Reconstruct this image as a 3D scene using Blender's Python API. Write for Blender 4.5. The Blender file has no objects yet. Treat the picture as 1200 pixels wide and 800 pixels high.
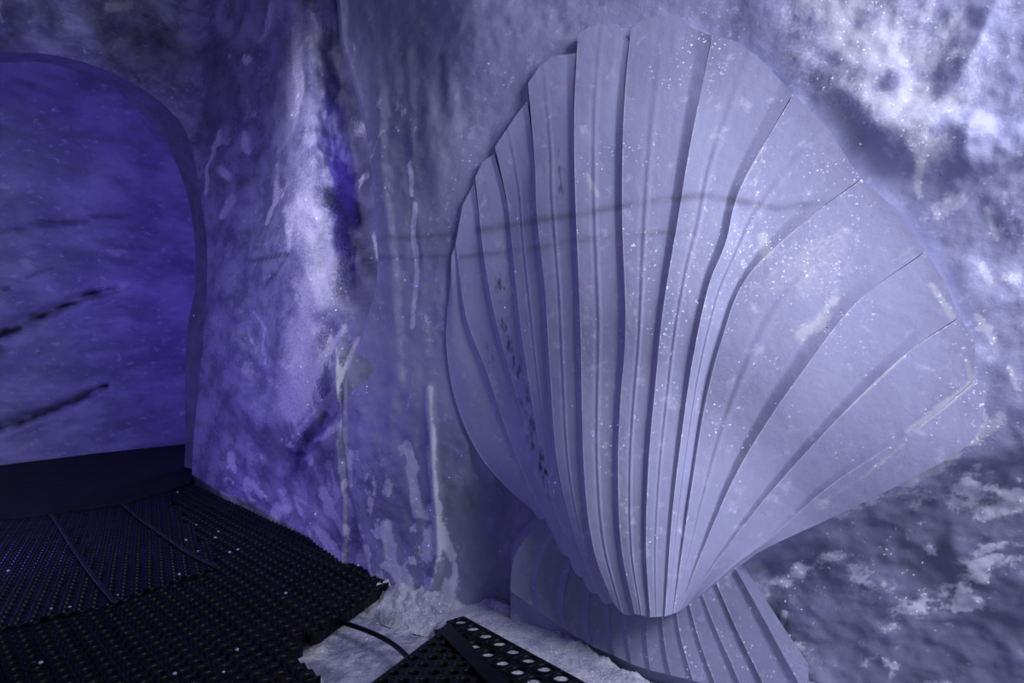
import bpy, math, random
import numpy as np
from mathutils import Vector

# ------------------------------------------------------------------ camera
scene = bpy.context.scene
CAM_Z = 0.9
cd = bpy.data.cameras.new('camera')
cam = bpy.data.objects.new('camera', cd)
scene.collection.objects.link(cam)
cam.location = (0, 0, CAM_Z)
cam.rotation_euler = (math.radians(90), 0, 0)
cd.sensor_width = 36.0
cd.lens = 24.0                       # 800 px focal length at 1200 px wide
cd.clip_start = 0.02
scene.camera = cam

# ------------------------------------------------------------------ world, lamps, exposure
w = bpy.data.worlds.new('cave_air')
scene.world = w
w.use_nodes = True
w.node_tree.nodes['Background'].inputs[0].default_value = (0.36, 0.36, 0.62, 1)
w.node_tree.nodes['Background'].inputs[1].default_value = 0.24
vs = scene.view_settings
vs.view_transform = 'Standard'
vs.look = 'None'
vs.gamma = 1.0
vs.use_curve_mapping = False
vs.exposure = 0.05


def area_lamp(name, loc, target, size, energy, color):
    l = bpy.data.lights.new(name, 'AREA')
    l.shape = 'DISK'
    l.size = size
    l.energy = energy
    l.color = color
    o = bpy.data.objects.new(name, l)
    o.location = loc
    o.rotation_euler = (Vector(target) - Vector(loc)).to_track_quat('-Z', 'Y').to_euler()
    scene.collection.objects.link(o)
    return o


def point_lamp(name, loc, radius, energy, color):
    l = bpy.data.lights.new(name, 'POINT')
    l.shadow_soft_size = radius
    l.energy = energy
    l.color = color
    o = bpy.data.objects.new(name, l)
    o.location = loc
    scene.collection.objects.link(o)
    return o


LAV = (0.76, 0.78, 1.0)
VIO = (0.17, 0.07, 1.0)
area_lamp('cave_flood_lamp', (2.0, 0.1, 2.3), (1.0, 1.8, 1.35), 1.5, 43, LAV).data.spread = math.radians(130)
o = area_lamp('ceiling_lamp', (-1.5, 1.9, 2.6), (-0.92, 3.1, 1.3), 0.3, 3.0, (0.68, 0.64, 1.0))
o.data.spread = math.radians(58)
point_lamp('violet_lamp_in_tunnel', (-2.15, 5.0, 1.25), 0.10, 14, (0.22, 0.12, 1.0))
point_lamp('violet_lamp_at_tunnel_side', (-4.3, 3.5, 0.6), 0.3, 17, (0.44, 0.37, 1.0))
point_lamp('violet_lamp_in_niche', (-0.45, 2.74, 1.7), 0.05, 4.5, VIO)
area_lamp('violet_fill_light', (-2.5, 2.3, 0.25), (-1.5, 3.8, 0.7), 0.15, 11.0, (0.22, 0.12, 1.0))  # added off-frame fill that tints the lower pillar violet


# ------------------------------------------------------------------ numeric helpers
def _hash(ix, iy, iz, seed):
    n = (ix.astype(np.int64) * 374761393 + iy.astype(np.int64) * 668265263 +
         iz.astype(np.int64) * 2147483647 + seed * 1274126177) & 0xFFFFFFFF
    n = ((n ^ (n >> 13)) * 1274126177) & 0xFFFFFFFF
    n = (n ^ (n >> 16)) & 0xFFFFFFFF
    return n.astype(np.float64) / 4294967295.0


def vnoise(x, y, z=0.0, seed=0):
    """gradient noise, about -1..1"""
    x = np.asarray(x, float)
    y = np.asarray(y, float) + 0 * x
    z = np.asarray(z, float) + 0 * x
    # turn the lattice so its axes never line up with the walls
    x, y, z = (0.8 * x + 0.36 * y + 0.48 * z + seed * 0.37, -0.6 * x + 0.48 * y + 0.64 * z + 3.1,
               -0.8 * y + 0.6 * z + 0.13 * seed)
    ix, iy, iz = np.floor(x), np.floor(y), np.floor(z)
    fx, fy, fz = x - ix, y - iy, z - iz
    ux = fx * fx * fx * (fx * (fx * 6 - 15) + 10)
    uy = fy * fy * fy * (fy * (fy * 6 - 15) + 10)
    uz = fz * fz * fz * (fz * (fz * 6 - 15) + 10)
    r = 0
    for dx in (0, 1):
        for dy in (0, 1):
            for dz in (0, 1):
                h = _hash(ix + dx, iy + dy, iz + dz, seed)
                th = h * 6.2831853
                cz_ = ((h * 7919.0) % 1.0) * 2 - 1
                sz_ = np.sqrt(1 - cz_ * cz_)
                g = np.cos(th) * sz_ * (fx - dx) + np.sin(th) * sz_ * (fy - dy) + cz_ * (fz - dz)
                r = r + (ux if dx else 1 - ux) * (uy if dy else 1 - uy) * (uz if dz else 1 - uz) * g
    return np.clip(r * 1.7, -1, 1)


def fbm(x, y, z=0.0, octv=4, seed=0, gain=0.5):
    a, s, t = 1.0, 0, 0
    for k in range(octv):
        s = s + a * vnoise(x * 2 ** k, y * 2 ** k, z * 2 ** k, seed + k * 17)
        t += a
        a *= gain
    return s / t


def ridged(x, y, z=0.0, octv=3, seed=0):
    a, s, t = 1.0, 0, 0
    for k in range(octv):
        s = s + a * (1 - np.abs(vnoise(x * 2 ** k, y * 2 ** k, z * 2 ** k, seed + k * 13)) * 2)
        t += a
        a *= 0.5
    return s / t


def sst(e0, e1, x):
    t = np.clip((x - e0) / (e1 - e0), 0, 1)
    return t * t * (3 - 2 * t)


def stroke(px, py, pts, wd):
    """mask around a polyline; wd half width (single value or one per point)"""
    pts = np.array(pts, float)
    wds = np.full(len(pts), wd, float) if np.isscalar(wd) else np.array(wd, float)
    best = np.full(px.shape, 0.0)
    for i in range(len(pts) - 1):
        a, b = pts[i], pts[i + 1]
        d = b - a
        L = (d ** 2).sum() + 1e-9
        t = np.clip(((px - a[0]) * d[0] + (py - a[1]) * d[1]) / L, 0, 1)
        dist = np.hypot(px - a[0] - t * d[0], py - a[1] - t * d[1])
        ww = wds[i] + (wds[i + 1] - wds[i]) * t
        best = np.maximum(best, np.exp(-(dist / ww) ** 2))
    return best


def catmull(pts, n):
    """resample a polyline smoothly, n points evenly by arc length"""
    P = np.array(pts, float)
    Q = np.vstack([2 * P[0] - P[1], P, 2 * P[-1] - P[-2]])
    out = []
    for i in range(1, len(Q) - 2):
        for t in np.linspace(0, 1, 24, endpoint=False):
            p0, p1, p2, p3 = Q[i - 1], Q[i], Q[i + 1], Q[i + 2]
            out.append(0.5 * ((2 * p1) + (-p0 + p2) * t + (2 * p0 - 5 * p1 + 4 * p2 - p3) * t * t +
                              (-p0 + 3 * p1 - 3 * p2 + p3) * t ** 3))
    out.append(P[-1])
    out = np.array(out)
    s = np.r_[0, np.cumsum(np.hypot(*np.diff(out[:, :2], axis=0).T))]
    q = np.linspace(0, s[-1], n)
    return np.stack([np.interp(q, s, out[:, k]) for k in range(out.shape[1])], 1)


class Plan:
    """a wall line in plan; gives its distance for a bearing X/Y"""
    def __init__(self, pts):
        c = catmull(pts, 400)
        a = c[:, 0] / c[:, 1]
        o = np.argsort(a)
        self.a, self.y = a[o], c[o, 1]

    def Y(self, a):
        return np.interp(a, self.a, self.y)


# ------------------------------------------------------------------ mesh helpers
def mesh_obj(name, verts, faces, mat, parent=None, smooth=True, attrs=None):
    me = bpy.data.meshes.new(name)
    verts = np.asarray(verts, float).reshape(-1, 3)
    if isinstance(faces, np.ndarray) and faces.shape[1] == 4:
        n = len(faces)
        me.vertices.add(len(verts))
        me.vertices.foreach_set('co', verts.ravel())
        me.loops.add(n * 4)
        me.loops.foreach_set('vertex_index', faces.ravel().astype(np.int32))
        me.polygons.add(n)
        me.polygons.foreach_set('loop_start', np.arange(0, n * 4, 4, dtype=np.int32))
        me.polygons.foreach_set('loop_total', np.full(n, 4, dtype=np.int32))
        me.update(calc_edges=True)
        me.validate()
    else:
        me.from_pydata([tuple(v) for v in verts], [], [tuple(int(i) for i in f) for f in faces])
    if smooth:
        me.polygons.foreach_set('use_smooth', np.ones(len(me.polygons), dtype=bool))
    for k, v in (attrs or {}).items():
        at = me.attributes.new(k, 'FLOAT', 'POINT')
        at.data.foreach_set('value', np.asarray(v, np.float32).ravel())
    me.materials.append(mat)
    o = bpy.data.objects.new(name, me)
    scene.collection.objects.link(o)
    if parent:
        o.parent = parent
    return o


def grid_faces(nu, nv, flip=False):
    i, j = np.meshgrid(np.arange(nu - 1), np.arange(nv - 1), indexing='ij')
    a = i * nv + j
    f = np.stack([a, a + nv, a + nv + 1, a + 1], -1).reshape(-1, 4)
    return f[:, ::-1].copy() if flip else f


def empty(name, loc):
    o = bpy.data.objects.new(name, None)
    o.location = loc
    o.empty_display_size = 0.05
    scene.collection.objects.link(o)
    return o


def tag(o, label=None, cat=None, group=None, kind=None):
    if label: o['label'] = label
    if cat: o['category'] = cat
    if group: o['group'] = group
    if kind: o['kind'] = kind
    return o


# ------------------------------------------------------------------ materials
def nodes_of(name):
    m = bpy.data.materials.new(name)
    m.use_nodes = True
    return m, m.node_tree.nodes, m.node_tree.links, m.node_tree.nodes['Principled BSDF']


def ice_material(name, deep, pale, white=(0.80, 0.80, 0.86), rough=0.33, bump=0.35, sss=0.35,
                 cloud=5.0, stretch=(1, 1, 1), grain=110.0, facet=230.0, glint=0.7, radius=0.05):
    """cloudy glacier ice; attributes frost (snow white and painted highlights), dirt (dark silt and painted shade), clear (bubble-free ice and painted shade)"""
    m, N, L, bs = nodes_of(name)
    tc = N.new('ShaderNodeTexCoord')
    mp = N.new('ShaderNodeMapping')
    mp.inputs['Scale'].default_value = stretch
    L.new(tc.outputs['Object'], mp.inputs[0])

    def noise(scale, detail=5, rough_=0.6, src=mp):
        n = N.new('ShaderNodeTexNoise')
        n.inputs['Scale'].default_value = scale
        n.inputs['Detail'].default_value = detail
        n.inputs['Roughness'].default_value = rough_
        L.new(src.outputs[0], n.inputs['Vector'])
        return n

    def attr(n):
        a = N.new('ShaderNodeAttribute')
        a.attribute_name = n
        return a.outputs['Fac']

    def mix(fac, c1, c2):
        x = N.new('ShaderNodeMix')
        x.data_type = 'RGBA'
        if isinstance(fac, float): x.inputs[0].default_value = fac
        else: L.new(fac, x.inputs[0])
        for sock, c in ((x.inputs[6], c1), (x.inputs[7], c2)):
            if isinstance(c, tuple): sock.default_value = c + (1,)
            else: L.new(c, sock)
        return x.outputs[2]

    def ramp(src, a, b):
        r = N.new('ShaderNodeMapRange')
        r.interpolation_type = 'SMOOTHSTEP'
        r.inputs[1].default_value = a
        r.inputs[2].default_value = b
        L.new(src, r.inputs[0])
        return r.outputs[0]

    n1 = noise(cloud)
    c = mix(ramp(n1.outputs[0], 0.36, 0.66), deep, pale)
    n2 = noise(cloud * 7, 4)
    c = mix(ramp(n2.outputs[0], 0.56, 0.80), c, tuple(min(1, p * 1.45) for p in pale))
    c = mix(attr('clear_and_shade'), c, tuple(p * 0.52 for p in deep))
    # snow and frost: its own ragged grain
    n3 = noise(grain, 3, 0.6, tc_as(N, tc))
    ad = N.new('ShaderNodeMath'); ad.operation = 'MULTIPLY_ADD'
    L.new(n3.outputs[0], ad.inputs[0]); ad.inputs[1].default_value = 0.9
    L.new(attr('frost_and_light'), ad.inputs[2])
    fr = ramp(ad.outputs[0], 0.62, 1.25)
    c = mix(fr, c, white)
    c = mix(attr('dirt_and_shade'), c, (0.03, 0.03, 0.045))
    L.new(c, bs.inputs['Base Color'])
    bs.inputs['Roughness'].default_value = rough
    rr = N.new('ShaderNodeMapRange')
    rr.inputs[3].default_value = rough
    rr.inputs[4].default_value = 0.6
    L.new(fr, rr.inputs[0])
    L.new(rr.outputs[0], bs.inputs['Roughness'])
    bs.inputs['IOR'].default_value = 1.31
    bs.inputs['Subsurface Weight'].default_value = sss
    bs.inputs['Subsurface Radius'].default_value = (0.5, 0.6, 1.0)
    bs.inputs['Subsurface Scale'].default_value = radius
    # fine surface: melt dimples and grain
    n4 = noise(28, 6, 0.65)
    n5 = noise(160, 2, 0.5)
    ad2 = N.new('ShaderNodeMath'); ad2.operation = 'MULTIPLY_ADD'
    L.new(n5.outputs[0], ad2.inputs[0]); ad2.inputs[1].default_value = 0.18
    L.new(n4.outputs[0], ad2.inputs[2])
    b = N.new('ShaderNodeBump')
    b.inputs['Strength'].default_value = bump
    b.inputs['Distance'].default_value = 0.02
    L.new(ad2.outputs[0], b.inputs['Height'])
    L.new(b.outputs[0], bs.inputs['Normal'])
    # loose facets of frozen crystals: each one a tiny mirror with its own tilt
    vo = N.new('ShaderNodeTexVoronoi')
    vo.inputs['Scale'].default_value = facet
    L.new(tc.outputs['Object'], vo.inputs['Vector'])
    sc = N.new('ShaderNodeVectorMath'); sc.operation = 'SUBTRACT'
    L.new(vo.outputs['Color'], sc.inputs[0]); sc.inputs[1].default_value = (0.5, 0.5, 0.5)
    s2 = N.new('ShaderNodeVectorMath'); s2.operation = 'SCALE'
    L.new(sc.outputs[0], s2.inputs[0]); s2.inputs['Scale'].default_value = 1.7
    ge = N.new('ShaderNodeNewGeometry')
    s3 = N.new('ShaderNodeVectorMath'); s3.operation = 'ADD'
    L.new(s2.outputs[0], s3.inputs[0]); L.new(ge.outputs['Normal'], s3.inputs[1])
    s4 = N.new('ShaderNodeVectorMath'); s4.operation = 'NORMALIZE'
    L.new(s3.outputs[0], s4.inputs[0])
    L.new(s4.outputs[0], bs.inputs['Coat Normal'])
    bs.inputs['Coat Roughness'].default_value = 0.12
    n6 = noise(5.0, 4, 0.7)
    cw = N.new('ShaderNodeMapRange')
    cw.inputs[1].default_value = 0.47
    cw.inputs[2].default_value = 0.66
    cw.inputs[4].default_value = glint
    L.new(n6.outputs[0], cw.inputs[0])
    cm_ = N.new('ShaderNodeMath'); cm_.operation = 'MULTIPLY_ADD'; cm_.use_clamp = True
    L.new(attr('frost_and_light'), cm_.inputs[0]); cm_.inputs[1].default_value = glint
    L.new(cw.outputs[0], cm_.inputs[2])
    L.new(cm_.outputs[0], bs.inputs['Coat Weight'])
    return m


def tc_as(N, tc):
    class S:                                   # object coordinates, unstretched
        outputs = [tc.outputs['Object']]
    return S


M_pillar = ice_material('rough_glacier_ice', (0.20, 0.20, 0.32), (0.46, 0.46, 0.62), bump=0.4,
                        cloud=5.0, stretch=(1, 1, 1.7), sss=0.25)
M_panel = ice_material('pale_wall_ice', (0.40, 0.41, 0.60), (0.52, 0.53, 0.71), white=(0.76, 0.77, 0.85), bump=0.2, cloud=4.0)
M_shell = ice_material('carved_ice', (0.50, 0.51, 0.70), (0.57, 0.58, 0.77), bump=0.10, cloud=3.0, rough=0.36, sss=0.0, glint=1.0)
M_base = ice_material('carved_base_ice', (0.29, 0.30, 0.43), (0.37, 0.38, 0.53), bump=0.12, cloud=5.0, rough=0.4, sss=0.0)
M_tunnel = ice_material('tunnel_ice', (0.24, 0.24, 0.38), (0.40, 0.40, 0.58), bump=0.2, cloud=2.2,
                        stretch=(1, 1, 1.6))
M_snow = ice_material('packed_snow', (0.35, 0.35, 0.50), (0.78, 0.78, 0.88), white=(0.9, 0.9, 0.95), bump=0.9, cloud=16.0, rough=0.6)


def rubber_material(name, col, rough, bump_scale=220):
    m, N, L, bs = nodes_of(name)
    n = N.new('ShaderNodeTexNoise')
    n.inputs['Scale'].default_value = 14
    n.inputs['Detail'].default_value = 6
    tc = N.new('ShaderNodeTexCoord')
    L.new(tc.outputs['Object'], n.inputs['Vector'])
    r = N.new('ShaderNodeValToRGB')
    r.color_ramp.elements[0].position = 0.45
    r.color_ramp.elements[0].color = col + (1,)
    r.color_ramp.elements[1].position = 0.85
    r.color_ramp.elements[1].color = tuple(c * 2.6 for c in col) + (1,)
    L.new(n.outputs[0], r.inputs[0])
    L.new(r.outputs[0], bs.inputs['Base Color'])
    bs.inputs['Roughness'].default_value = rough
    bs.inputs['Specular IOR Level'].default_value = 0.22
    n2 = N.new('ShaderNodeTexNoise')
    n2.inputs['Scale'].default_value = bump_scale
    L.new(tc.outputs['Object'], n2.inputs['Vector'])
    b = N.new('ShaderNodeBump')
    b.inputs['Strength'].default_value = 0.3
    b.inputs['Distance'].default_value = 0.003
    L.new(n2.outputs[0], b.inputs['Height'])
    L.new(b.outputs[0], bs.inputs['Normal'])
    return m


M_rubber = rubber_material('black_rubber', (0.004, 0.004, 0.005), 0.36)
M_sheet = rubber_material('matt_rubber_sheet', (0.008, 0.008, 0.010), 0.75, 400)
M_seam = rubber_material('worn_seam', (0.018, 0.017, 0.024), 0.6)

# ------------------------------------------------------------------ wall lines in plan (metres)
PILLAR = Plan([(-3.3, 2.2), (-3.1, 2.6), (-2.85, 3.0), (-2.62, 3.4), (-2.3, 3.9), (-2.03, 4.28), (-1.72, 4.1),
               (-1.3, 3.6), (-1.0, 3.2), (-.75, 2.95), (-.5, 2.85), (-.2, 2.9), (.1, 3.0)])
PANEL = Plan([(-.64, 2.66), (-.52, 2.57), (-.3, 2.42), (-.08, 2.31), (.1, 2.22), (.52, 1.99), (1.0, 1.7),
              (1.6, 1.35), (2.4, 1.0), (3.0, 0.6)])
TUNNEL = Plan([(-4.9, 3.2), (-4.3, 4.2), (-3.72, 4.97), (-3.3, 5.5), (-2.85, 6.0), (-2.4, 6.3), (-1.6, 6.5)])


def F(x): return (x - 600) / 800.0           # bearing for a column of the photo
def PX(a): return 600 + 800 * a
def ZP(py, Y): return CAM_Z + (400 - py) / 800.0 * Y
def PY(z, Y): return 400 - (z - CAM_Z) * 800.0 / Y


# ------------------------------------------------------------------ setting: pillar wall with the tunnel arch
front = catmull([(-240, 60), (-150, 55), (-60, 60), (0, 62), (75, 68), (150, 95), (198, 130), (222, 165), (235, 230),
                 (243, 300), (238, 400), (228, 500), (224, 575), (222, 600)], 340)[::-1]
inner = catmull([(-240, 85), (-150, 75), (-60, 72), (0, 73), (60, 75), (130, 103), (180, 148), (210, 200), (225, 260),
                 (228, 330), (218, 400), (217, 520), (214, 568), (212, 590)], 340)[::-1]
nt, nr = 340, 330
ca = F(front[:, 0]); cz = ZP(front[:, 1], PILLAR.Y(ca))
# outer frame of the sheet: up the right side behind the panel, then along the top to the left
tt = np.linspace(0, 1, nt)
a_r, z_t, z_b = F(575), 4.0, -0.12
k = 0.52
oa = np.where(tt < k, a_r, a_r + (tt - k) / (1 - k) * (F(-300) - a_r))
oz = np.where(tt < k, z_b + (z_t - z_b) * (tt / k), z_t)
cz[0] = z_b
r = np.linspace(0, 1, nr) ** 1.15
A = ca[:, None] + (oa - ca)[:, None] * r
Z = cz[:, None] + (oz - cz)[:, None] * r
Y0 = PILLAR.Y(A)
px, py = PX(A), PY(Z, Y0)


def pillar_relief(px, py, X, Y, Z):
    warp = 18 * fbm(X * 2.2, Z * 1.1, 0, 3, 5)
    x = px + warp
    d = np.zeros_like(px)
    # main column, frosted ridge
    c = np.interp(py, [0, 60, 200, 300, 420, 500], [350, 345, 355, 372, 362, 350])
    d += 0.15 * np.exp(-((x - c) / 46) ** 2) * sst(-60, 60, py) * (1 - sst(430, 560, py))
    # left rounded mass and its shoulder
    d += 0.12 * np.exp(-((x - 262) / 36) ** 2) * sst(20, 130, py)
    # groove between them, and the niche beside the panel
    d -= 0.10 * stroke(px + warp * .5, py, [(318, 60), (312, 160), (300, 260), (286, 330), (300, 400), (318, 470)], 16)
    d -= 0.14 * stroke(px, py, [(395, 60), (418, 200), (420, 300), (440, 340)], 24)
    # buttress sweeping down from the niche, lower body swelling out to meet the panel
    low = sst(330, 470, py + (px - 420) * 0.35)
    d += 0.60 * low * np.exp(-((px - 462) / 62) ** 2)
    d += 0.07 * stroke(x, py, [(440, 340), (420, 400), (385, 450), (345, 505)], 17)
    d -= 0.07 * stroke(x, py, [(428, 420), (395, 470), (352, 530), (340, 590)], 12)
    d += 0.06 * stroke(x, py, [(338, 300), (298, 340), (300, 385), (315, 425)], 20)
    # plates and drapery (measured along the run of the wall)
    S_ = X / Y * 3.1
    w1 = 0.30 * fbm(S_ * 1.6, Z * 1.6, 0, 3, 15)
    w2 = 0.30 * fbm(S_ * 1.6, Z * 1.6, 9, 3, 16)
    d += 0.105 * ridged(S_ * 2.2 + Z * 0.8 + w1, Z * 1.5 + w2, 0, 3, 3) * sst(225, 260, px)
    d += 0.070 * fbm(S_ * 3 + w1, Z * 2.2 + w2, 0, 4, 11)
    d += 0.018 * ridged(S_ * 8 + w1 * 5, Z * 6 + w2 * 5, 0, 3, 33)
    d += 0.016 * fbm(S_ * 14, Z * 12, 0, 4, 21)
    # brow over the tunnel leaning in, cave roof curving over
    d += 0.55 * sst(1.9, 3.8, Z)
    return d


edge_k = 1 - np.exp(-(r / 0.05))             # keep the arch edge itself clean
d = pillar_relief(px, py, A * Y0, Y0, Z) * (0.15 + 0.85 * edge_k[None, :])
low_ = sst(340, 460, py)
d = np.where(px > 395, np.minimum(d, Y0 - PANEL.Y(A) - 0.07 + 0.06 * low_ - 0.12 * sst(445, 500, px)), d)
d -= 0.10 * np.exp(-(r[None, :] / 0.03)) * sst(150, 700, py + 0 * r)   # rounded arch lip
Y = Y0 - d
V = np.stack([A * Y, Y, Z], -1)
X = A * Y
SA0 = A * 3.1
fr = 0.45 * stroke(px, py, [(345, 50), (345, 140), (360, 210), (378, 280), (378, 350), (365, 420), (350, 470)],
                   [18, 20, 26, 34, 32, 32, 30]) * sst(-0.5, 0.6, fbm(X * 9, Z * 4, 0, 4, 41) + 0.35)
fr += 0.5 * stroke(px, py, [(352, 260), (380, 300), (352, 400), (340, 470)], 20)
fr += 0.75 * sst(0.18, 0.5, fbm(SA0 * 9 + Z * 3, Z * 9, 0, 4, 42)) * sst(540, 600, py + 30 * fbm(X * 4, Z * 4, 0, 3, 8) - (330 - px) * .05)
SA = A * 3.1
q1 = fbm(SA * 4 + Z * 1.5, Z * 3.2, 0, 5, 44, 0.6)
fr += 0.75 * sst(0.12, 0.5, q1) * (0.35 + 0.65 * sst(20, 200, py))
fr += 0.55 * np.exp(-(fbm(SA * 3 + Z, Z * 2.4, 4, 5, 46) / 0.035) ** 2) * sst(-0.1, 0.3, fbm(SA * 6, Z * 6, 0, 3, 47))
fr += 0.8 * sst(0.28, 0.5, fbm(SA * 24, Z * 20, 0, 3, 48)) * sst(0, 0.4, fbm(SA * 4, Z * 4, 0, 3, 49))
fr += 0.5 * sst(0.1, .4, fbm(X * 30 + Z * 18, Z * 3 + X * 3, 0, 3, 45)) * stroke(px, py, [(425, 400), (390, 450), (350, 490)], 26)
dirt_and_shade = 0.75 * stroke(px, py, [(292, 307), (318, 307), (337, 304)], 2.2)
dirt_and_shade += 0.5 * stroke(px, py, [(337, 306), (325, 322), (310, 338)], 1.8)
dirt_and_shade += 0.62 * sst(-0.25, 0.35, fbm(SA0 * 3, Z * 3, 0, 5, 51)) * (1 - sst(40, 260, py + 0.35 * (px - 200)))  # blotchy shade painted onto the wall above and around the arch
jx = px + 5 * fbm(SA0 * 9, Z * 9, 0, 4, 52)
jy = py + 5 * fbm(SA0 * 9, Z * 9, 6, 4, 53)
for pts, wd in (([(437, 275), (444, 302)], 2.5), ([(342, 250), (338, 300)], 3.5), ([(297, 365), (309, 385), (310, 425)], 2),
                ([(403, 385), (385, 410), (362, 440)], 3), ([(420, 400), (395, 450), (352, 498)], 3.5),
                ([(432, 470), (400, 488), (368, 512)], 3), ([(288, 168), (290, 182)], 6), ([(286, 92), (292, 88)], 5),
                ([(258, 208), (266, 212)], 6), ([(272, 238), (262, 258)], 5), ([(125, 28), (150, 30)], 5),
                ([(346, 60), (352, 120), (345, 150)], 4), ([(325, 200), (322, 240), (312, 262)], 2.5),
                ([(258, 165), (243, 200), (240, 230)], 2.5), ([(385, 405), (350, 470)], 4), ([(372, 430), (340, 480)], 4),
                ([(270, 528), (275, 545)], 5), ([(330, 572), (338, 592)], 7), ([(262, 570), (275, 580)], 4),
                ([(380, 565), (384, 590)], 6), ([(320, 600), (345, 622)], 6), ([(360, 640), (400, 655)], 6), ([(355, 520), (363, 535)], 5)):
    fr += 0.9 * stroke(jx, jy, pts, wd) * sst(-0.7, 0.1, fbm(SA0 * 14, Z * 14, 0, 3, 54))
fr += 0.9 * sst(0.05, 0.35, fbm(SA0 * 7, Z * 8, 8, 5, 55, .65)) * sst(500, 600, py + 0.25 * (px - 330))
clear_and_shade = sst(0.0, 0.5, fbm(SA * 3.4 + Z, Z * 2.4, 3, 4, 61)) * 0.8
clear_and_shade = np.maximum(clear_and_shade, 0.8 * stroke(px, py, [(405, 110), (425, 200), (422, 290), (440, 330)], 20))
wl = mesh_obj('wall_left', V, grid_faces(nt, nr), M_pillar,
              attrs=dict(frost_and_light=np.clip(fr, 0, 1), dirt_and_shade=np.clip(dirt_and_shade, 0, 1), clear_and_shade=np.clip(clear_and_shade, 0, 1)))
tag(wl, kind='structure')

# thickness of the arch: from its front lip inwards to the tunnel side, then outwards behind the wall
ns = 26
front_P = V[:, 0, :]
ia = F(inner[:, 0])
iY = PILLAR.Y(F(front[:, 0])) + 0.34
iP = np.stack([ia * iY, iY, ZP(inner[:, 1], iY)], -1)
iP[0, 2] = z_b
cen = np.array([-3.0, 4.2, 1.0])
rows = []
for q in np.linspace(0, 1, ns):
    p = front_P * (1 - q) + iP * q
    p = p + (np.array([0.05, 0.0, 0.03]) * math.sin(math.pi * q))[None, :]
    p = p + (0.02 * fbm(p[:, 0] * 7, p[:, 2] * 7, p[:, 1] * 7, 3, 71) * math.sin(math.pi * q))[:, None]
    rows.append(p)
out_dir = iP - cen
out_dir[:, 1] = 0.1
out_dir /= np.linalg.norm(out_dir, axis=1)[:, None]
for q in np.linspace(0.05, 1, 10):
    rows.append(iP + out_dir * q * 1.0 + np.array([0, 0.25 * q, 0]))
S = np.stack(rows, 1)
fr = 0.25 * sst(0.2, 0.6, fbm(S[..., 0] * 9, S[..., 2] * 9, S[..., 1] * 9, 3, 75))
zz = np.zeros(S.shape[:2])
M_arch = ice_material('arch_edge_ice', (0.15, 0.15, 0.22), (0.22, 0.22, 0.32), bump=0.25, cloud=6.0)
ar = mesh_obj('trim_1', S, grid_faces(nt, S.shape[1], True), M_arch,
              attrs=dict(frost_and_light=fr, dirt_and_shade=zz, clear_and_shade=zz))
tag(ar, 'smooth melted edge of the tunnel arch', kind='structure')

# ------------------------------------------------------------------ setting: tunnel beyond the arch
na, nz = 260, 240
A = np.linspace(-1.5, -0.27, na)[:, None] + np.zeros(nz)
T = np.linspace(0, 1, nz)[None, :] + np.zeros((na, 1))
Y0 = TUNNEL.Y(A)
Z = -0.12 + 3.6 * T
lean = 0.9 * sst(1.6, 3.6, Z) ** 1.2
px, py = PX(A), PY(Z, Y0)
X0 = A * Y0
d = lean + 0.05 * fbm(X0 * 1.6, Z * 2.4, 0, 4, 81) + 0.02 * fbm(X0 * 6, Z * 9, 0, 3, 82)
d -= 0.05 * stroke(px, py, [(-20, 388), (20, 378), (60, 362), (90, 349), (140, 338)], [9, 9, 6, 5, 3])
d -= 0.05 * stroke(px, py, [(-20, 506), (50, 484), (90, 468), (124, 453)], [7, 6, 5, 3])
Y = Y0 - d
V = np.stack([A * Y, Y, Z], -1)
jx = px + 8 * fbm(X0 * 9, Z * 9, 0, 3, 84)
jy = py + 5 * fbm(X0 * 9, Z * 9, 5, 3, 85)
grit = sst(-0.55, 0.3, fbm(X0 * 12, Z * 12, 0, 4, 86))
dirt_and_shade = 1.1 * stroke(jx, jy, [(-20, 410), (4, 392), (25, 380), (55, 366), (88, 351), (112, 343), (140, 337)],
                    [16, 11, 8, 5, 4.5, 3, 1.5]) * grit
dirt_and_shade += 1.1 * stroke(jx, jy, [(-20, 507), (20, 495), (55, 483), (90, 468), (125, 453)], [7, 6, 5, 4, 2]) * grit
dirt_and_shade += 0.6 * stroke(jx, jy, [(-20, 272), (60, 262), (110, 256), (150, 253)], [6, 6, 4, 3]) * grit
dirt_and_shade += 0.5 * stroke(jx, jy, [(0, 340), (30, 325), (60, 316)], 3) * grit
dirt_and_shade += 0.35 * sst(0.2, 0.6, fbm(X0 * 2, Z * 7, 0, 4, 88)) * (1 - sst(150, 260, py))
frost_and_light = 0.45 * sst(0.25, 0.6, fbm(X0 * 7, Z * 7, 2, 4, 87))
tw = mesh_obj('wall_back', V, grid_faces(na, nz), M_tunnel,
              attrs=dict(frost_and_light=frost_and_light, dirt_and_shade=np.clip(dirt_and_shade, 0, 1), clear_and_shade=0 * px))
tag(tw, kind='structure')

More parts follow.
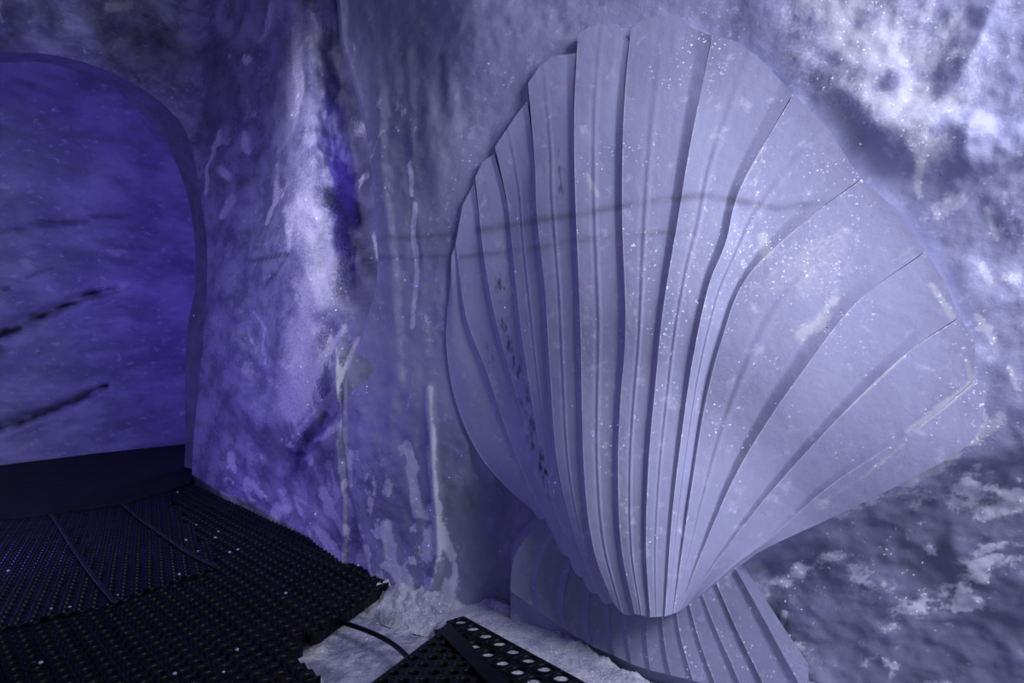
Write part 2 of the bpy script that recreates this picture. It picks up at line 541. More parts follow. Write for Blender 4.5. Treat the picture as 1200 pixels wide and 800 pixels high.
# ------------------------------------------------------------------ drawing of the shell: stave edges from rim to hinge
LINES = [
    [(528, 330), (523, 400), (534, 470), (560, 530), (595, 572), (634, 606)],
    [(534, 285), (546, 370), (571, 437), (592, 500), (616, 560), (648, 626)],
    [(557, 208), (567, 299), (580, 370), (601, 449), (627, 535), (647, 590), (666, 652)],
    [(580, 172), (590, 215), (597, 257), (609, 374), (624, 475), (638, 550), (660, 625), (682, 676)],
    [(619, 97), (627, 195), (629, 250), (639, 344), (644, 430), (653, 542), (673, 625), (700, 695)],
    [(677, 41), (673, 130), (674, 225), (680, 381), (684, 546), (695, 640), (718, 705)],
    [(739, 34), (731, 130), (729, 250), (733, 380), (727, 470), (724, 546), (728, 640), (744, 719)],
    [(835, 41), (809, 169), (794, 259), (777, 362), (768, 450), (760, 542), (757, 640), (762, 723)],
    [(930, 110), (869, 217), (850, 285), (830, 336), (812, 420), (800, 500), (788, 600), (779, 722)],
    [(1010, 210), (946, 257), (875, 325), (845, 400), (826, 475), (812, 560), (800, 640), (789, 719)],
    [(1085, 295), (1004, 354), (939, 437), (897, 497), (860, 560), (825, 640), (796, 716)],
    [(1125, 372), (1062, 414), (980, 492), (900, 580), (845, 650), (801, 713)],
    [(1141, 447), (1077, 500), (975, 567), (900, 632), (862, 661), (804, 711)],
    [(1157, 458), (1138, 517), (1061, 564), (982, 603), (900, 641), (868, 662), (808, 709)],
]
RIMS = [
    [(528, 330), (529, 300), (534, 285)],
    [(534, 285), (542, 240), (556, 214)],
    [(557, 208), (565, 190), (579, 180)],
    [(580, 172), (602, 139), (618, 118)],
    [(619, 97), (632, 78), (647, 66), (662, 64), (675, 62)],
    [(677, 41), (688, 33), (702, 29), (724, 28), (738, 50)],
    [(739, 34), (748, 26), (765, 19), (795, 19), (812, 33), (834, 42)],
    [(835, 41), (862, 48), (888, 66), (905, 84), (929, 109)],
    [(930, 110), (968, 148), (1009, 209)],
    [(1010, 210), (1050, 245), (1084, 294)],
    [(1085, 295), (1107, 330), (1124, 371)],
    [(1125, 372), (1143, 400), (1141, 446)],
    [(1141, 447), (1150, 446), (1157, 458)],
]
OUTLINE = [p for r_ in RIMS for p in r_] + LINES[-1][1:] + LINES[0][:0:-1]


def shell_mask(px, py):
    c = np.zeros(px.shape, bool)
    n = len(OUTLINE)
    for i in range(n):
        (x1, y1), (x2, y2) = OUTLINE[i], OUTLINE[(i + 1) % n]
        if y1 == y2:
            continue
        c ^= ((y1 > py) != (y2 > py)) & (px < (x2 - x1) * (py - y1) / (y2 - y1) + x1)
    return np.maximum(c.astype(float), stroke(px, py, OUTLINE + OUTLINE[:1], 40))


# ------------------------------------------------------------------ setting: panel wall behind the shell
lip_pts = [(-200, 385), (0, 402), (60, 416), (130, 431), (200, 440), (300, 446), (335, 444), (400, 424), (450, 404),
           (520, 402), (600, 414), (690, 436), (760, 445)]
ly = np.array([p[0] for p in lip_pts], float)
lx = np.array([p[1] for p in lip_pts], float)
nz, na = 520, 500
zcol = np.linspace(-0.14, 3.4, nz)
lip_px = np.interp(PY(zcol, 2.45), ly, lx)
u = np.linspace(0, 1, na)
A = F(lip_px)[None, :] + (1.9 - F(lip_px))[None, :] * (u ** 1.25)[:, None]
Z = zcol[None, :] + np.zeros((na, 1))
Y0 = PANEL.Y(A)
px, py = PX(A), PY(Z, Y0)
X0 = A * Y0


def panel_relief(px, py, X, Y, Z):
    d = np.zeros_like(px)
    # vertical draperies left of the shell
    dr = 1 - sst(520, 590, px)
    wx = px + 10 * fbm(X * 3, Z * 1.3, 0, 3, 101)
    lean_x = wx - np.interp(py, [0, 250, 450, 700], [-14, 4, 10, -8])
    for c, wd, am in ((450, 9, .026), (470, 12, .016), (489, 7, .022), (512, 11, .014), (538, 12, .012)):
        d += am * np.exp(-((lean_x - c) / wd) ** 2) * dr * sst(-20, 140, py) * (1 - 0.7 * sst(430, 560, py)) * \
            sst(-0.6, 0.4, fbm(X * 4, Z * 2.2, c, 3, 102))
    # hollow at the top left, shell panel stands a little forward of it
    d -= 0.10 * (1 - sst(480, 560, px)) * (1 - sst(20, 160, py))
    # raised strip of ice low on the wall
    d += 0.03 * stroke(px, py, [(503, 455), (507, 540), (514, 640), (500, 700)], 5)
    # rolling foot of the wall
    d += 0.07 * sst(600, 720, py) * (1 - sst(520, 600, px))
    # hollow in front of which the base fan stands
    d -= 0.05 * stroke(px, py, [(570, 600), (620, 560)], 60)
    # big carved facets at right
    d += 0.05 * (ridged(X * 2.1 - Z * 1.6, Z * 1.3 + X, 0, 2, 107) - .3) * sst(1040, 1140, px) * (1 - sst(520, 600, py))
    d += 0.045 * sst(0, .5, fbm(X * 3 + Z, Z * 3, 0, 3, 103)) * sst(880, 960, px) * (1 - sst(170, 230, py))
    # lumpy lower right
    lr = sst(560, 640, py + (px - 1000) * 0.45) * sst(840, 900, px)
    d += 0.04 * fbm(X * 5, Z * 7, 0, 4, 104) * lr
    d -= 0.06 * lr
    d += 0.022 * fbm(X * 4, Z * 3, 0, 4, 105) + 0.008 * fbm(X * 18, Z * 14, 0, 3, 106)
    d += 0.003 * fbm(X * 34, Z * 26, 0, 3, 109) * sst(900, 960, px)
    d += 0.30 * sst(2.0, 3.4, Z)
    m_ = shell_mask(px, py)
    return d * (1 - m_) + np.minimum(d, 0.0) * m_


d = panel_relief(px, py, X0, Y0, Z)
Y = Y0 - d
V = np.stack([A * Y, Y, Z], -1)
X = X0
wxx = px + 16 * fbm(X * 9, Z * 9, 0, 4, 111)
wyy = py + 16 * fbm(X * 9, Z * 9, 7, 4, 112)
fr = np.zeros_like(px)
# snowy patch at the top right
fr += 0.95 * stroke(wxx, wyy, [(965, -40), (1000, 40), (1050, 110), (1080, 170)], [60, 66, 52, 22]) * \
    sst(-0.75, 0.15, fbm(X * 13, Z * 13, 0, 4, 113))
fr += 0.8 * stroke(wxx, wyy, [(1090, 20), (1120, 90), (1100, 150)], 34) * sst(-0.5, 0.3, fbm(X * 15, Z * 15, 0, 4, 114))
fr += 0.8 * stroke(wxx, wyy, [(1072, 180), (1076, 235)], 6)
fr += 0.7 * stroke(wxx, wyy, [(1098, 250), (1140, 225), (1200, 190)], 12) * sst(-0.3, 0.3, fbm(X * 20, Z * 20, 0, 3, 115))
for pts, wd in (([(1155, 245), (1168, 280)], 4), ([(1180, 325), (1192, 325)], 7), ([(1150, 310), (1160, 330)], 5),
                ([(1183, 430), (1192, 455)], 4), ([(1152, 480), (1158, 500)], 3), ([(1145, 370), (1165, 400)], 5),
                ([(1150, 610), (1195, 598)], 9), ([(1145, 385), (1162, 384)], 3)):
    fr += 0.95 * stroke(px, py, pts, wd)
# scraped snow left of the shell
for pts, wd in (([(503, 456), (507, 540), (512, 600), (514, 640)], 4.0),
                ([(482, 545), (484, 575), (489, 600), (508, 604), (513, 594)], 5.5), ([(475, 520), (484, 548)], 4),
                ([(454, 615), (456, 640), (462, 662), (478, 676)], 6), ([(518, 622), (530, 650)], 5),
                ([(500, 640), (508, 622)], 5), ([(533, 660), (522, 700)], 3), ([(497, 690), (505, 672)], 3),
                ([(486, 240), (488, 320), (484, 380)], 2.5), ([(480, 190), (484, 230)], 2)):
    fr += 1.6 * stroke(wxx * .35 + px * .65, wyy * .35 + py * .65, pts, wd)
fr += 0.6 * sst(0.15, 0.6, fbm(X * 34, Z * 12, 0, 5, 116, 0.7)) * (1 - sst(480, 560, px)) * sst(380, 470, py)
fr += 0.6 * sst(0.1, .5, fbm(X * 14, Z * 9, 0, 5, 126, .65)) * (1 - sst(500, 545, px)) * sst(500, 590, py)
fr += 0.9 * sst(0.08, 0.34, fbm(X * 15, Z * 11, 8, 5, 129, .65)) * (1 - sst(500, 560, px)) * sst(480, 600, py) * 1.3
fr += 0.5 * np.exp(-(fbm(X * 9, Z * 2.5, 4, 4, 127) / 0.04) ** 2) * (1 - sst(520, 560, px)) * sst(-0.1, 0.3, fbm(X * 5, Z * 6, 0, 3, 128))
fr += 0.4 * sst(0.25, 0.6, fbm(X * 26, Z * 7, 0, 4, 117)) * (1 - sst(500, 540, px))
fr += 1.0 * sst(0.0, .35, fbm(X * 14, Z * 12, 0, 4, 118)) * stroke(px, py, [(430, 700), (500, 712), (560, 716)], 24)
# snow blotches at the lower right, stuck along the shell and over the lumps
for pts, wd in (([(988, 607), (1012, 598), (1030, 580), (1046, 585)], 6), ([(1062, 566), (1085, 552), (1105, 540)], 8),
                ([(1100, 548), (1125, 530), (1150, 505), (1170, 490)], 7), ([(900, 703), (925, 690), (940, 678)], 6),
                ([(1058, 728), (1085, 722), (1110, 735), (1140, 722)], 10), ([(1118, 700), (1130, 718)], 13),
                ([(1160, 655), (1195, 655)], 14), ([(1002, 678), (1030, 690), (1048, 694)], 9),
                ([(945, 708), (975, 718)], 6), ([(917, 730), (918, 752)], 3), ([(925, 768), (945, 775)], 8),
                ([(1015, 786), (1045, 796)], 8), ([(1125, 590), (1160, 575), (1190, 585)], 12),
                ([(1130, 560), (1150, 545)], 8), ([(1140, 670), (1152, 680)], 8), ([(1085, 640), (1090, 655)], 5)):
    fr += 1.2 * stroke(wxx * .6 + px * .4, wyy * .6 + py * .4, pts, wd * 1.35) * sst(-0.35, 0.35, fbm(X * 15, Z * 20, 0, 5, 119, 0.7))
lowr = sst(560, 650, py + (px - 1000) * 0.45) * sst(840, 880, px)
fr += 0.55 * sst(0.18, 0.5, fbm(X * 8, Z * 14 - X * 6, 0, 4, 120)) * lowr
wj = 2.5 * fbm(X * 14, Z * 8, 0, 3, 125)
dirt_and_shade = 0.30 * stroke(px, py + wj, [(440, 303), (520, 300), (600, 291)], 3) + 0.30 * stroke(px, py + wj, [(450, 280), (535, 275)], 4)
dirt_and_shade += 0.35 * stroke(px + 2 * wj, py, [(517, 60), (521, 100), (523, 135)], 4)
clear_and_shade = 0.95 * lowr * sst(-0.4, 0.3, fbm(X * 4, Z * 5, 0, 3, 121) + 0.3)
clear_and_shade = np.maximum(clear_and_shade, 0.75 * sst(520, 600, py) * sst(480, 560, px) * (1 - sst(860, 900, px)))
clear_and_shade = np.maximum(clear_and_shade, 0.55 * sst(0, .5, fbm(X * 7, Z * 1.6, 0, 3, 122)) * (1 - sst(480, 560, px)))
clear_and_shade = np.maximum(clear_and_shade, (0.35 + 0.4 * sst(-.3, .4, fbm(X * 7, Z * 4, 3, 4, 124))) * (1 - sst(520, 570, px)) * sst(430, 540, py))
clear_and_shade = np.maximum(clear_and_shade, 0.9 * (1 - sst(470, 580, wxx)) * (1 - 0.75 * sst(120, 420, wyy)))  # dimness of the top left painted in as darker ice
clear_and_shade = np.maximum(clear_and_shade, 0.6 * stroke(wxx, wyy, [(890, 90), (960, 100), (970, 125), (1000, 170)], 22))
clear_and_shade = np.maximum(clear_and_shade, 0.35 * stroke(px, py, [(860, 20), (930, 90)], 30))
# the free left lip gets a rounded return going back behind the face
nl = 9
ret, rf, rd, rc = [], [], [], []
for q in np.linspace(1, 0, nl, endpoint=False):
    p = V[0].copy()
    sl = V[0, :, 0] / V[0, :, 1]
    y = V[0, :, 1] + 0.16 * q ** 1.5
    aa = sl - 0.010 * math.sin(math.pi * q * .5) + 0.030 * q ** 3
    ret.append(np.stack([aa * y, y, p[:, 2]], -1))
V = np.concatenate([np.stack(ret, 0), V], 0)
pad = lambda m: np.concatenate([np.repeat(m[:1], nl, 0), m], 0)
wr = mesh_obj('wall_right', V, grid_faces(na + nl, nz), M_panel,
              attrs=dict(frost_and_light=np.clip(pad(fr), 0, 1), dirt_and_shade=np.clip(pad(dirt_and_shade), 0, 1), clear_and_shade=np.clip(pad(clear_and_shade), 0, 1)))
tag(wr, kind='structure')

# ------------------------------------------------------------------ setting: roof and ground
gx, gy = np.meshgrid(np.linspace(-6, 4, 120), np.linspace(-1.0, 8, 110), indexing='ij')
gz = 3.25 + 0.12 * fbm(gx * 1.2, gy * 1.2, 0, 4, 131)
z0 = np.zeros_like(gx)
ce = mesh_obj('ceiling', np.stack([gx, gy, gz], -1), grid_faces(120, 110, True), M_pillar,
              attrs=dict(frost_and_light=z0, dirt_and_shade=z0, clear_and_shade=z0))
tag(ce, kind='structure')
gx, gy = np.meshgrid(np.linspace(-6, 3.5, 420), np.linspace(-0.5, 7.5, 360), indexing='ij')
gz = -0.035 + 0.018 * fbm(gx * 5, gy * 5, 0, 4, 132) + 0.010 * fbm(gx * 20, gy * 20, 0, 3, 133)
fr = 0.9 * sst(-0.15, 0.35, fbm(gx * 9, gy * 9, 0, 4, 134))
z0 = np.zeros_like(gx)
fl = mesh_obj('floor', np.stack([gx, gy, gz], -1), grid_faces(420, 360), M_snow,
              attrs=dict(frost_and_light=fr, dirt_and_shade=z0, clear_and_shade=0.6 * sst(0, .5, fbm(gx * 5, gy * 5, 4, 3, 135))))
tag(fl, kind='structure')

# ------------------------------------------------------------------ the carved scallop shell
NL = len(LINES)
NV = 170
NU = 60
LN = [catmull(l, NV) for l in LINES]


def lerp_curve(pts, u):
    P = np.array(pts, float)
    s = np.r_[0, np.cumsum(np.hypot(*np.diff(P, axis=0).T))]
    s /= s[-1]
    return np.stack([np.interp(u, s, P[:, 0]), np.interp(u, s, P[:, 1])], -1)


shell = empty('shell_sculpture', (0.45, 1.95, 0.0))
shell_loc = np.array([0.45, 1.95, 0.0])
tag(shell, 'large scallop shell carved in relief from pale ice, standing on a fluted fan base', 'ice sculpture')


def dome(U, v):
    """height of the shell body over the wall: U across 0..1, v from rim 0 to hinge 1"""
    return 0.010 + 0.17 * np.sin(np.pi * np.clip(U, 0, 1)) ** 1.35 * (0.12 + 0.88 * sst(0, 0.5, v)) + 0.12 * sst(0.55, 1, v) * sst(-0.02, 0.14, U)


v = np.linspace(0, 1, NV)
for i in range(NL - 1):
    u = np.linspace(0, 1, NU)
    L0, L1 = LN[i], LN[i + 1]
    rim = lerp_curve(RIMS[i], u)
    P = L0[None] * (1 - u)[:, None, None] + L1[None] * u[:, None, None]         # NU,NV,2
    off = rim - P[:, 0, :]
    P = P + off[:, None, :] * (np.clip(1 - v / 0.18, 0, 1) ** 1.5)[None, :, None]
    if i < 6:                                    # each stave ends below in a rounded tongue
        P[..., 1] += (7.0 * np.sin(np.pi * u))[:, None] * (sst(0.90, 1.0, v) ** 1.5)[None, :]
    U = (i + u) / (NL - 1)
    width = np.hypot(*(L1 - L0).T)[None, :]                                     # px
    wdm = width / 800 * 2.0
    # stave profile: crest at its left edge, slope to a valley near 0.8, quick rise to the next crest
    vp = 0.84
    prof = np.where(u < vp, (1 - u / vp) ** 0.85, ((u - vp) / (1 - vp)) ** 1.3)
    if i == NL - 2: prof = (1 - u) ** 0.85
    if i == 0: prof = prof * sst(-0.1, 0.6, u)
    sub = 0.13 * np.exp(-((u - 0.42) / 0.05) ** 2) - 0.08 * np.exp(-((u - 0.36) / 0.05) ** 2)
    def amp_of(k_):
        k_ = min(max(k_, 0), NL - 2)
        wd_ = np.hypot(*(LN[k_ + 1] - LN[k_]).T)[None, :] / 800 * 2.0
        return np.clip(wd_ * 0.165, 0.003, 0.014) * (0.30 + 0.70 * sst(0.0, 0.25, v))[None, :]
    amp = amp_of(i) * (1 - u[:, None]) + amp_of(i + 1) * u[:, None]
    h = dome(U[:, None], v[None, :]) + amp * (prof + (sub if 2 < i < 10 else 0))[:, None]
    px, py = P[..., 0], P[..., 1]
    a = F(px)
    Yb = PANEL.Y(a)
    XX, ZZ = a * Yb, ZP(py, Yb)
    h = h + 0.003 * fbm(XX * 6, ZZ * 4, 0, 3, 141) + 0.0006 * fbm(XX * 40, ZZ * 30, 0, 2, 142)
    Y = Yb - h
    Vf = np.stack([a * Y, Y, ZP(py, Y)], -1)
    # frost: pale crest line painted as each edge's catch light, grains scattered over the right-hand staves
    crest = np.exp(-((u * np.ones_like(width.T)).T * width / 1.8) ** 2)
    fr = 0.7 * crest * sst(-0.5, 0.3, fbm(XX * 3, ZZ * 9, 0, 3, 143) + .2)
    gr = sst(-0.1, 0.5, fbm(XX * 5, ZZ * 5, 0, 4, 144))
    fr = fr + 0.8 * sst(.15, .5, fbm(XX * 60, ZZ * 60, 0, 2, 149)) * (stroke(px, py, [(765, 160), (762, 220), (760, 280)], 8) + stroke(px, py, [(845, 205), (820, 260), (800, 340), (780, 420)], 14) + stroke(px, py, [(905, 190), (870, 290), (835, 350)], 24) + stroke(px, py, [(760, 300), (700, 500), (750, 640)], 14))
    fr = fr + 0.55 * gr * stroke(px, py, [(905, 190), (880, 250), (840, 320)], 26)
    fr = fr + 0.50 * gr * stroke(px, py, [(985, 240), (930, 330), (900, 420), (880, 500)], 48)
    fr = fr + 0.95 * stroke(px, py, [(940, 392), (962, 378), (978, 352)], [9, 9, 6]) * sst(-.6, .1, fbm(XX * 30, ZZ * 30, 0, 3, 147))
    fr = fr + 0.8 * stroke(px, py, [(894, 278), (899, 296)], 6)
    fr = fr + 0.75 * stroke(px, py, [(688, 205), (700, 228)], 4)
    fr = fr + 0.8 * stroke(px, py, [(1139, 449), (1110, 470), (1080, 494), (1062, 506)], [5, 6, 5, 3]) \
            + 0.8 * stroke(px, py, [(1092, 335), (1116, 370)], 5) + 0.7 * stroke(px, py, [(1134, 425), (1137, 440)], 5)
    fr = fr + 0.45 * stroke(px, py, [(1060, 418), (990, 482)], 2.5) + 0.5 * stroke(px, py, [(1070, 290), (1048, 305)], 3)
    fr = fr + 0.5 * stroke(px, py, [(932, 618), (960, 590), (1010, 560), (1060, 520)], 4) * gr
    jit = 3 * fbm(XX * 10, ZZ * 10, 0, 3, 145)
    di = 0.42 * stroke(px, py + jit, [(560, 270), (630, 258), (690, 250), (760, 236), (830, 228), (910, 244), (980, 236)], 4.2)
    di = di + 0.34 * stroke(px, py + jit, [(540, 300), (610, 293), (690, 280), (760, 274), (810, 272)], 3.2)
    di = di * sst(-0.7, 0.2, fbm(XX * 12, ZZ * 12, 0, 3, 146))
    speck = sst(0.0, 0.45, fbm(XX * 70, ZZ * 25, 0, 3, 148))
    di = di + 0.9 * speck * stroke(px, py, [(588, 330), (592, 390), (612, 450), (624, 510), (640, 560)], 7)
    di = di + 0.7 * speck * stroke(px, py, [(572, 405), (578, 430)], 5) + 0.7 * speck * stroke(px, py, [(640, 540), (643, 580)], 5)
    di = di + 0.6 * speck * stroke(px, py, [(650, 150), (658, 230)], 5) + 0.8 * speck * stroke(px, py, [(668, 582), (671, 600)], 4)
    # skirt back into the wall all round: closed solid stave
    Yd = Yb + 0.03
    Vb = np.stack([a * Yd, Yd, ZP(py, Y)], -1)
    Vb[..., 2] = Vf[..., 2]
    loop = [(x, 0) for x in range(NU)] + [(NU - 1, y) for y in range(1, NV)] + \
           [(x, NV - 1) for x in range(NU - 2, -1, -1)] + [(0, y) for y in range(NV - 2, 0, -1)]
    verts = [Vf.reshape(-1, 3)]
    faces = [grid_faces(NU, NV)]
    idx = np.array([x * NV + y for x, y in loop])
    base0 = NU * NV
    fv, bv = Vf.reshape(-1, 3)[idx], Vb.reshape(-1, 3)[idx]
    ring = [fv] + [fv * (1 - q) + bv * q for q in (0.12, 0.4, 1.0)]
    verts += ring
    nlp = len(idx)
    for g in range(3):
        s0, s1 = base0 + g * nlp, base0 + (g + 1) * nlp
        e = np.arange(nlp)
        e2 = (e + 1) % nlp
        faces.append(np.stack([s0 + e, s1 + e, s1 + e2, s0 + e2], -1))
    VV = np.concatenate(verts) - shell_loc
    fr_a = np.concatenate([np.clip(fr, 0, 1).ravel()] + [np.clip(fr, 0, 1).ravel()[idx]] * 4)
    di_a = np.concatenate([np.clip(di, 0, 1).ravel()] + [np.clip(di, 0, 1).ravel()[idx]] * 4)
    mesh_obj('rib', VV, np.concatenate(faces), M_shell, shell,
             attrs=dict(frost_and_light=fr_a, dirt_and_shade=di_a, clear_and_shade=0 * di_a))

# fluted fan below the hinge
BL = [
    [(640, 606), (612, 636), (601, 660), (598, 692)],
    [(650, 622), (632, 660), (628, 690), (634, 718)],
    [(672, 650), (662, 690), (660, 715), (666, 740)],
    [(692, 672), (690, 710), (690, 735), (695, 758)],
    [(712, 690), (714, 720), (716, 745), (720, 768)],
    [(734, 700), (735, 730), (736, 755), (740, 778)],
    [(756, 700), (757, 740), (759, 765), (762, 785)],
    [(774, 700), (777, 740), (781, 770), (786, 791)],
    [(790, 698), (796, 740), (804, 770), (812, 797)],
    [(804, 694), (816, 740), (828, 775), (840, 806)],
    [(820, 690), (838, 735), (856, 775), (872, 812)],
    [(838, 680), (862, 735), (884, 780), (902, 818)],
    [(862, 666), (895, 725), (922, 775), (948, 822)],
]
NB, NW = 60, 16
BN = [catmull(l, NB) for l in BL]
fan = empty('fan_base', (0, 0, 0))
fan.parent = shell
for i in range(len(BL) - 1):
    u = np.linspace(0, 1, NW)
    vv = np.linspace(0, 1, NB)
    P = BN[i][None] * (1 - u)[:, None, None] + BN[i + 1][None] * u[:, None, None]
    px, py = P[..., 0], P[..., 1]
    a = F(px)
    Yb = PANEL.Y(a)
    width = np.hypot(*(BN[i + 1] - BN[i]).T)[None, :] / 800 * 2.0
    prof = np.where(u < 0.75, 1 - u / 0.75, (u - 0.75) / 0.25)
    U = (i + u) / (len(BL) - 1)
    hh = 0.10 + 0.05 * np.sin(np.pi * U)[:, None] + 0.05 * vv[None, :] + 0.09 * width * prof[:, None]
    Y = Yb - hh
    Vf = np.stack([a * Y, Y, ZP(py, Y)], -1)
    Yd = Yb + 0.03
    Vb = np.stack([a * Yd, Yd, Vf[..., 2]], -1)
    crest = np.exp(-(u[:, None] * width * 400 / 2.4) ** 2)
    XX, ZZ = Vf[..., 0], Vf[..., 2]
    fr = 0.45 * crest * (0.3 + 0.7 * sst(0.35, 0.7, U))[:, None]  # pale crest lines painted like the stave edges, stronger to the right
    fr = fr + 0.6 * stroke(px, py, [(800, 712), (845, 676), (866, 664)], 3) + 0.5 * stroke(px, py, [(752, 742), (768, 730)], 8) * \
        sst(-.2, .4, fbm(XX * 25, ZZ * 25, 0, 3, 151))
    loop = [(x, 0) for x in range(NW)] + [(NW - 1, y) for y in range(1, NB)] + \
           [(x, NB - 1) for x in range(NW - 2, -1, -1)] + [(0, y) for y in range(NB - 2, 0, -1)]
    idx = np.array([x * NB + y for x, y in loop])
    fv, bv = Vf.reshape(-1, 3)[idx], Vb.reshape(-1, 3)[idx]
    verts = [Vf.reshape(-1, 3), fv, fv * .9 + bv * .1, bv]
    faces = [grid_faces(NW, NB)]
    nlp, b0 = len(idx), NW * NB
    for g in range(2):
        s0, s1 = b0 + g * nlp, b0 + (g + 1) * nlp
        e = np.arange(nlp); e2 = (e + 1) % nlp
        faces.append(np.stack([s0 + e, s1 + e, s1 + e2, s0 + e2], -1))
    fa = np.concatenate([fr.ravel()] + [fr.ravel()[idx]] * 3)
    mesh_obj('flute', np.concatenate(verts) - shell_loc, np.concatenate(faces), M_base, fan,
             attrs=dict(frost_and_light=np.clip(fa, 0, 1), dirt_and_shade=0 * fa, clear_and_shade=0 * fa))

# smooth foot of ice under the fan
bot = catmull([(l[-1][0], l[-1][1] - 4) for l in BL], 120)
bu = np.linspace(0, 1, 120)
rows = []
for q, (dy_, dz_) in enumerate(((0.03, 0.02), (0.035, -0.02), (0.03, -0.06), (0.02, -0.12), (-0.10, -0.22))):
    a = F(bot[:, 0])
    Yb = PANEL.Y(a) - (0.15 + 0.05 * np.sin(np.pi * bu)) + dy_
    rows.append(np.stack([a * Yb, Yb, ZP(bot[:, 1], Yb) + dz_ + 0.006 * fbm(bu * 9, q + 0 * bu, 0, 3, 155)], -1))
FT = np.stack(rows, 1)
zz = np.zeros(FT.shape[:2])
mesh_obj('foot', FT - shell_loc, grid_faces(120, 5), M_base, fan, attrs=dict(frost_and_light=zz, dirt_and_shade=zz, clear_and_shade=zz))

# ------------------------------------------------------------------ snow lying along the wall foot
def ground(px_, py_, z=0.0):
    Yg = 800 * (CAM_Z - z) / (py_ - 400.0)
    return np.array([F(px_) * Yg, Yg])


line = catmull([tuple(ground(*p)) for p in [(425, 676), (470, 700), (520, 706), (560, 704), (605, 722), (650, 750), (700, 782),
                                            (760, 815), (830, 850)]], 220)
tn = np.gradient(line, axis=0)
tn /= np.linalg.norm(tn, axis=1)[:, None]
nrm = np.stack([-tn[:, 1], tn[:, 0]], -1)
nw = 60
wv = np.linspace(-1, 1, nw)
sl = np.linspace(0, 1, 220)
wid_in = np.interp(sl, [0, .2, .35, .5, 1], [.10, .16, .16, .10, .08])
wid_out = np.interp(sl, [0, .2, .4, .6, 1], [.10, .14, .28, .36, .36])
off = np.where(wv[None, :] > 0, wv[None, :] * wid_in[:, None], wv[None, :] * wid_out[:, None])
P = line[:, None, :] + nrm[:, None, :] * off[..., None]
hgt = np.interp(sl, [0, .15, .35, .6, 1], [.05, .07, .09, .06, .05])
hw = np.where(wv[None, :] > 0, wid_in[:, None], 0.10)
zs = hgt[:, None] * np.cos(np.clip(off / hw, -1, 1) * np.pi / 2).clip(0, 1) ** 0.8
zs = zs + (0.035 * fbm(P[..., 0] * 14, P[..., 1] * 14, 0, 5, 161) + 0.010 * fbm(P[..., 0] * 60, P[..., 1] * 60, 0, 3, 162)) * (1 - np.abs(wv[None, :]) ** 3)
zs = zs - 0.035
zs = np.where(wv[None, :] < -0.0, np.maximum(zs, np.interp(sl, [0, .3, .45, 1], [-.01, .0, .027, .027])[:, None] - 0.09 * np.abs(wv[None, :]) ** 10 + 0.004 * fbm(P[..., 0] * 16, P[..., 1] * 16, 0, 3, 165)), zs)
sn = mesh_obj('snow_bank', np.concatenate([P, zs[..., None]], -1), grid_faces(220, nw, True), M_snow,
              attrs=dict(frost_and_light=0.5 + 0.4 * fbm(P[..., 0] * 12, P[..., 1] * 12, 0, 3, 163), dirt_and_shade=0 * zs, clear_and_shade=0 * zs))
tag(sn, 'low ridge of loose white snow along the foot of the ice wall', 'snow', kind='stuff')


# ------------------------------------------------------------------ rubber mats
def inside(poly, x, y):
    c = False
    n = len(poly)
    for i in range(n):
        x1, y1 = poly[i]
        x2, y2 = poly[(i + 1) % n]
        if (y1 > y) != (y2 > y) and x < (x2 - x1) * (y - y1) / (y2 - y1) + x1:
            c = not c
    return c


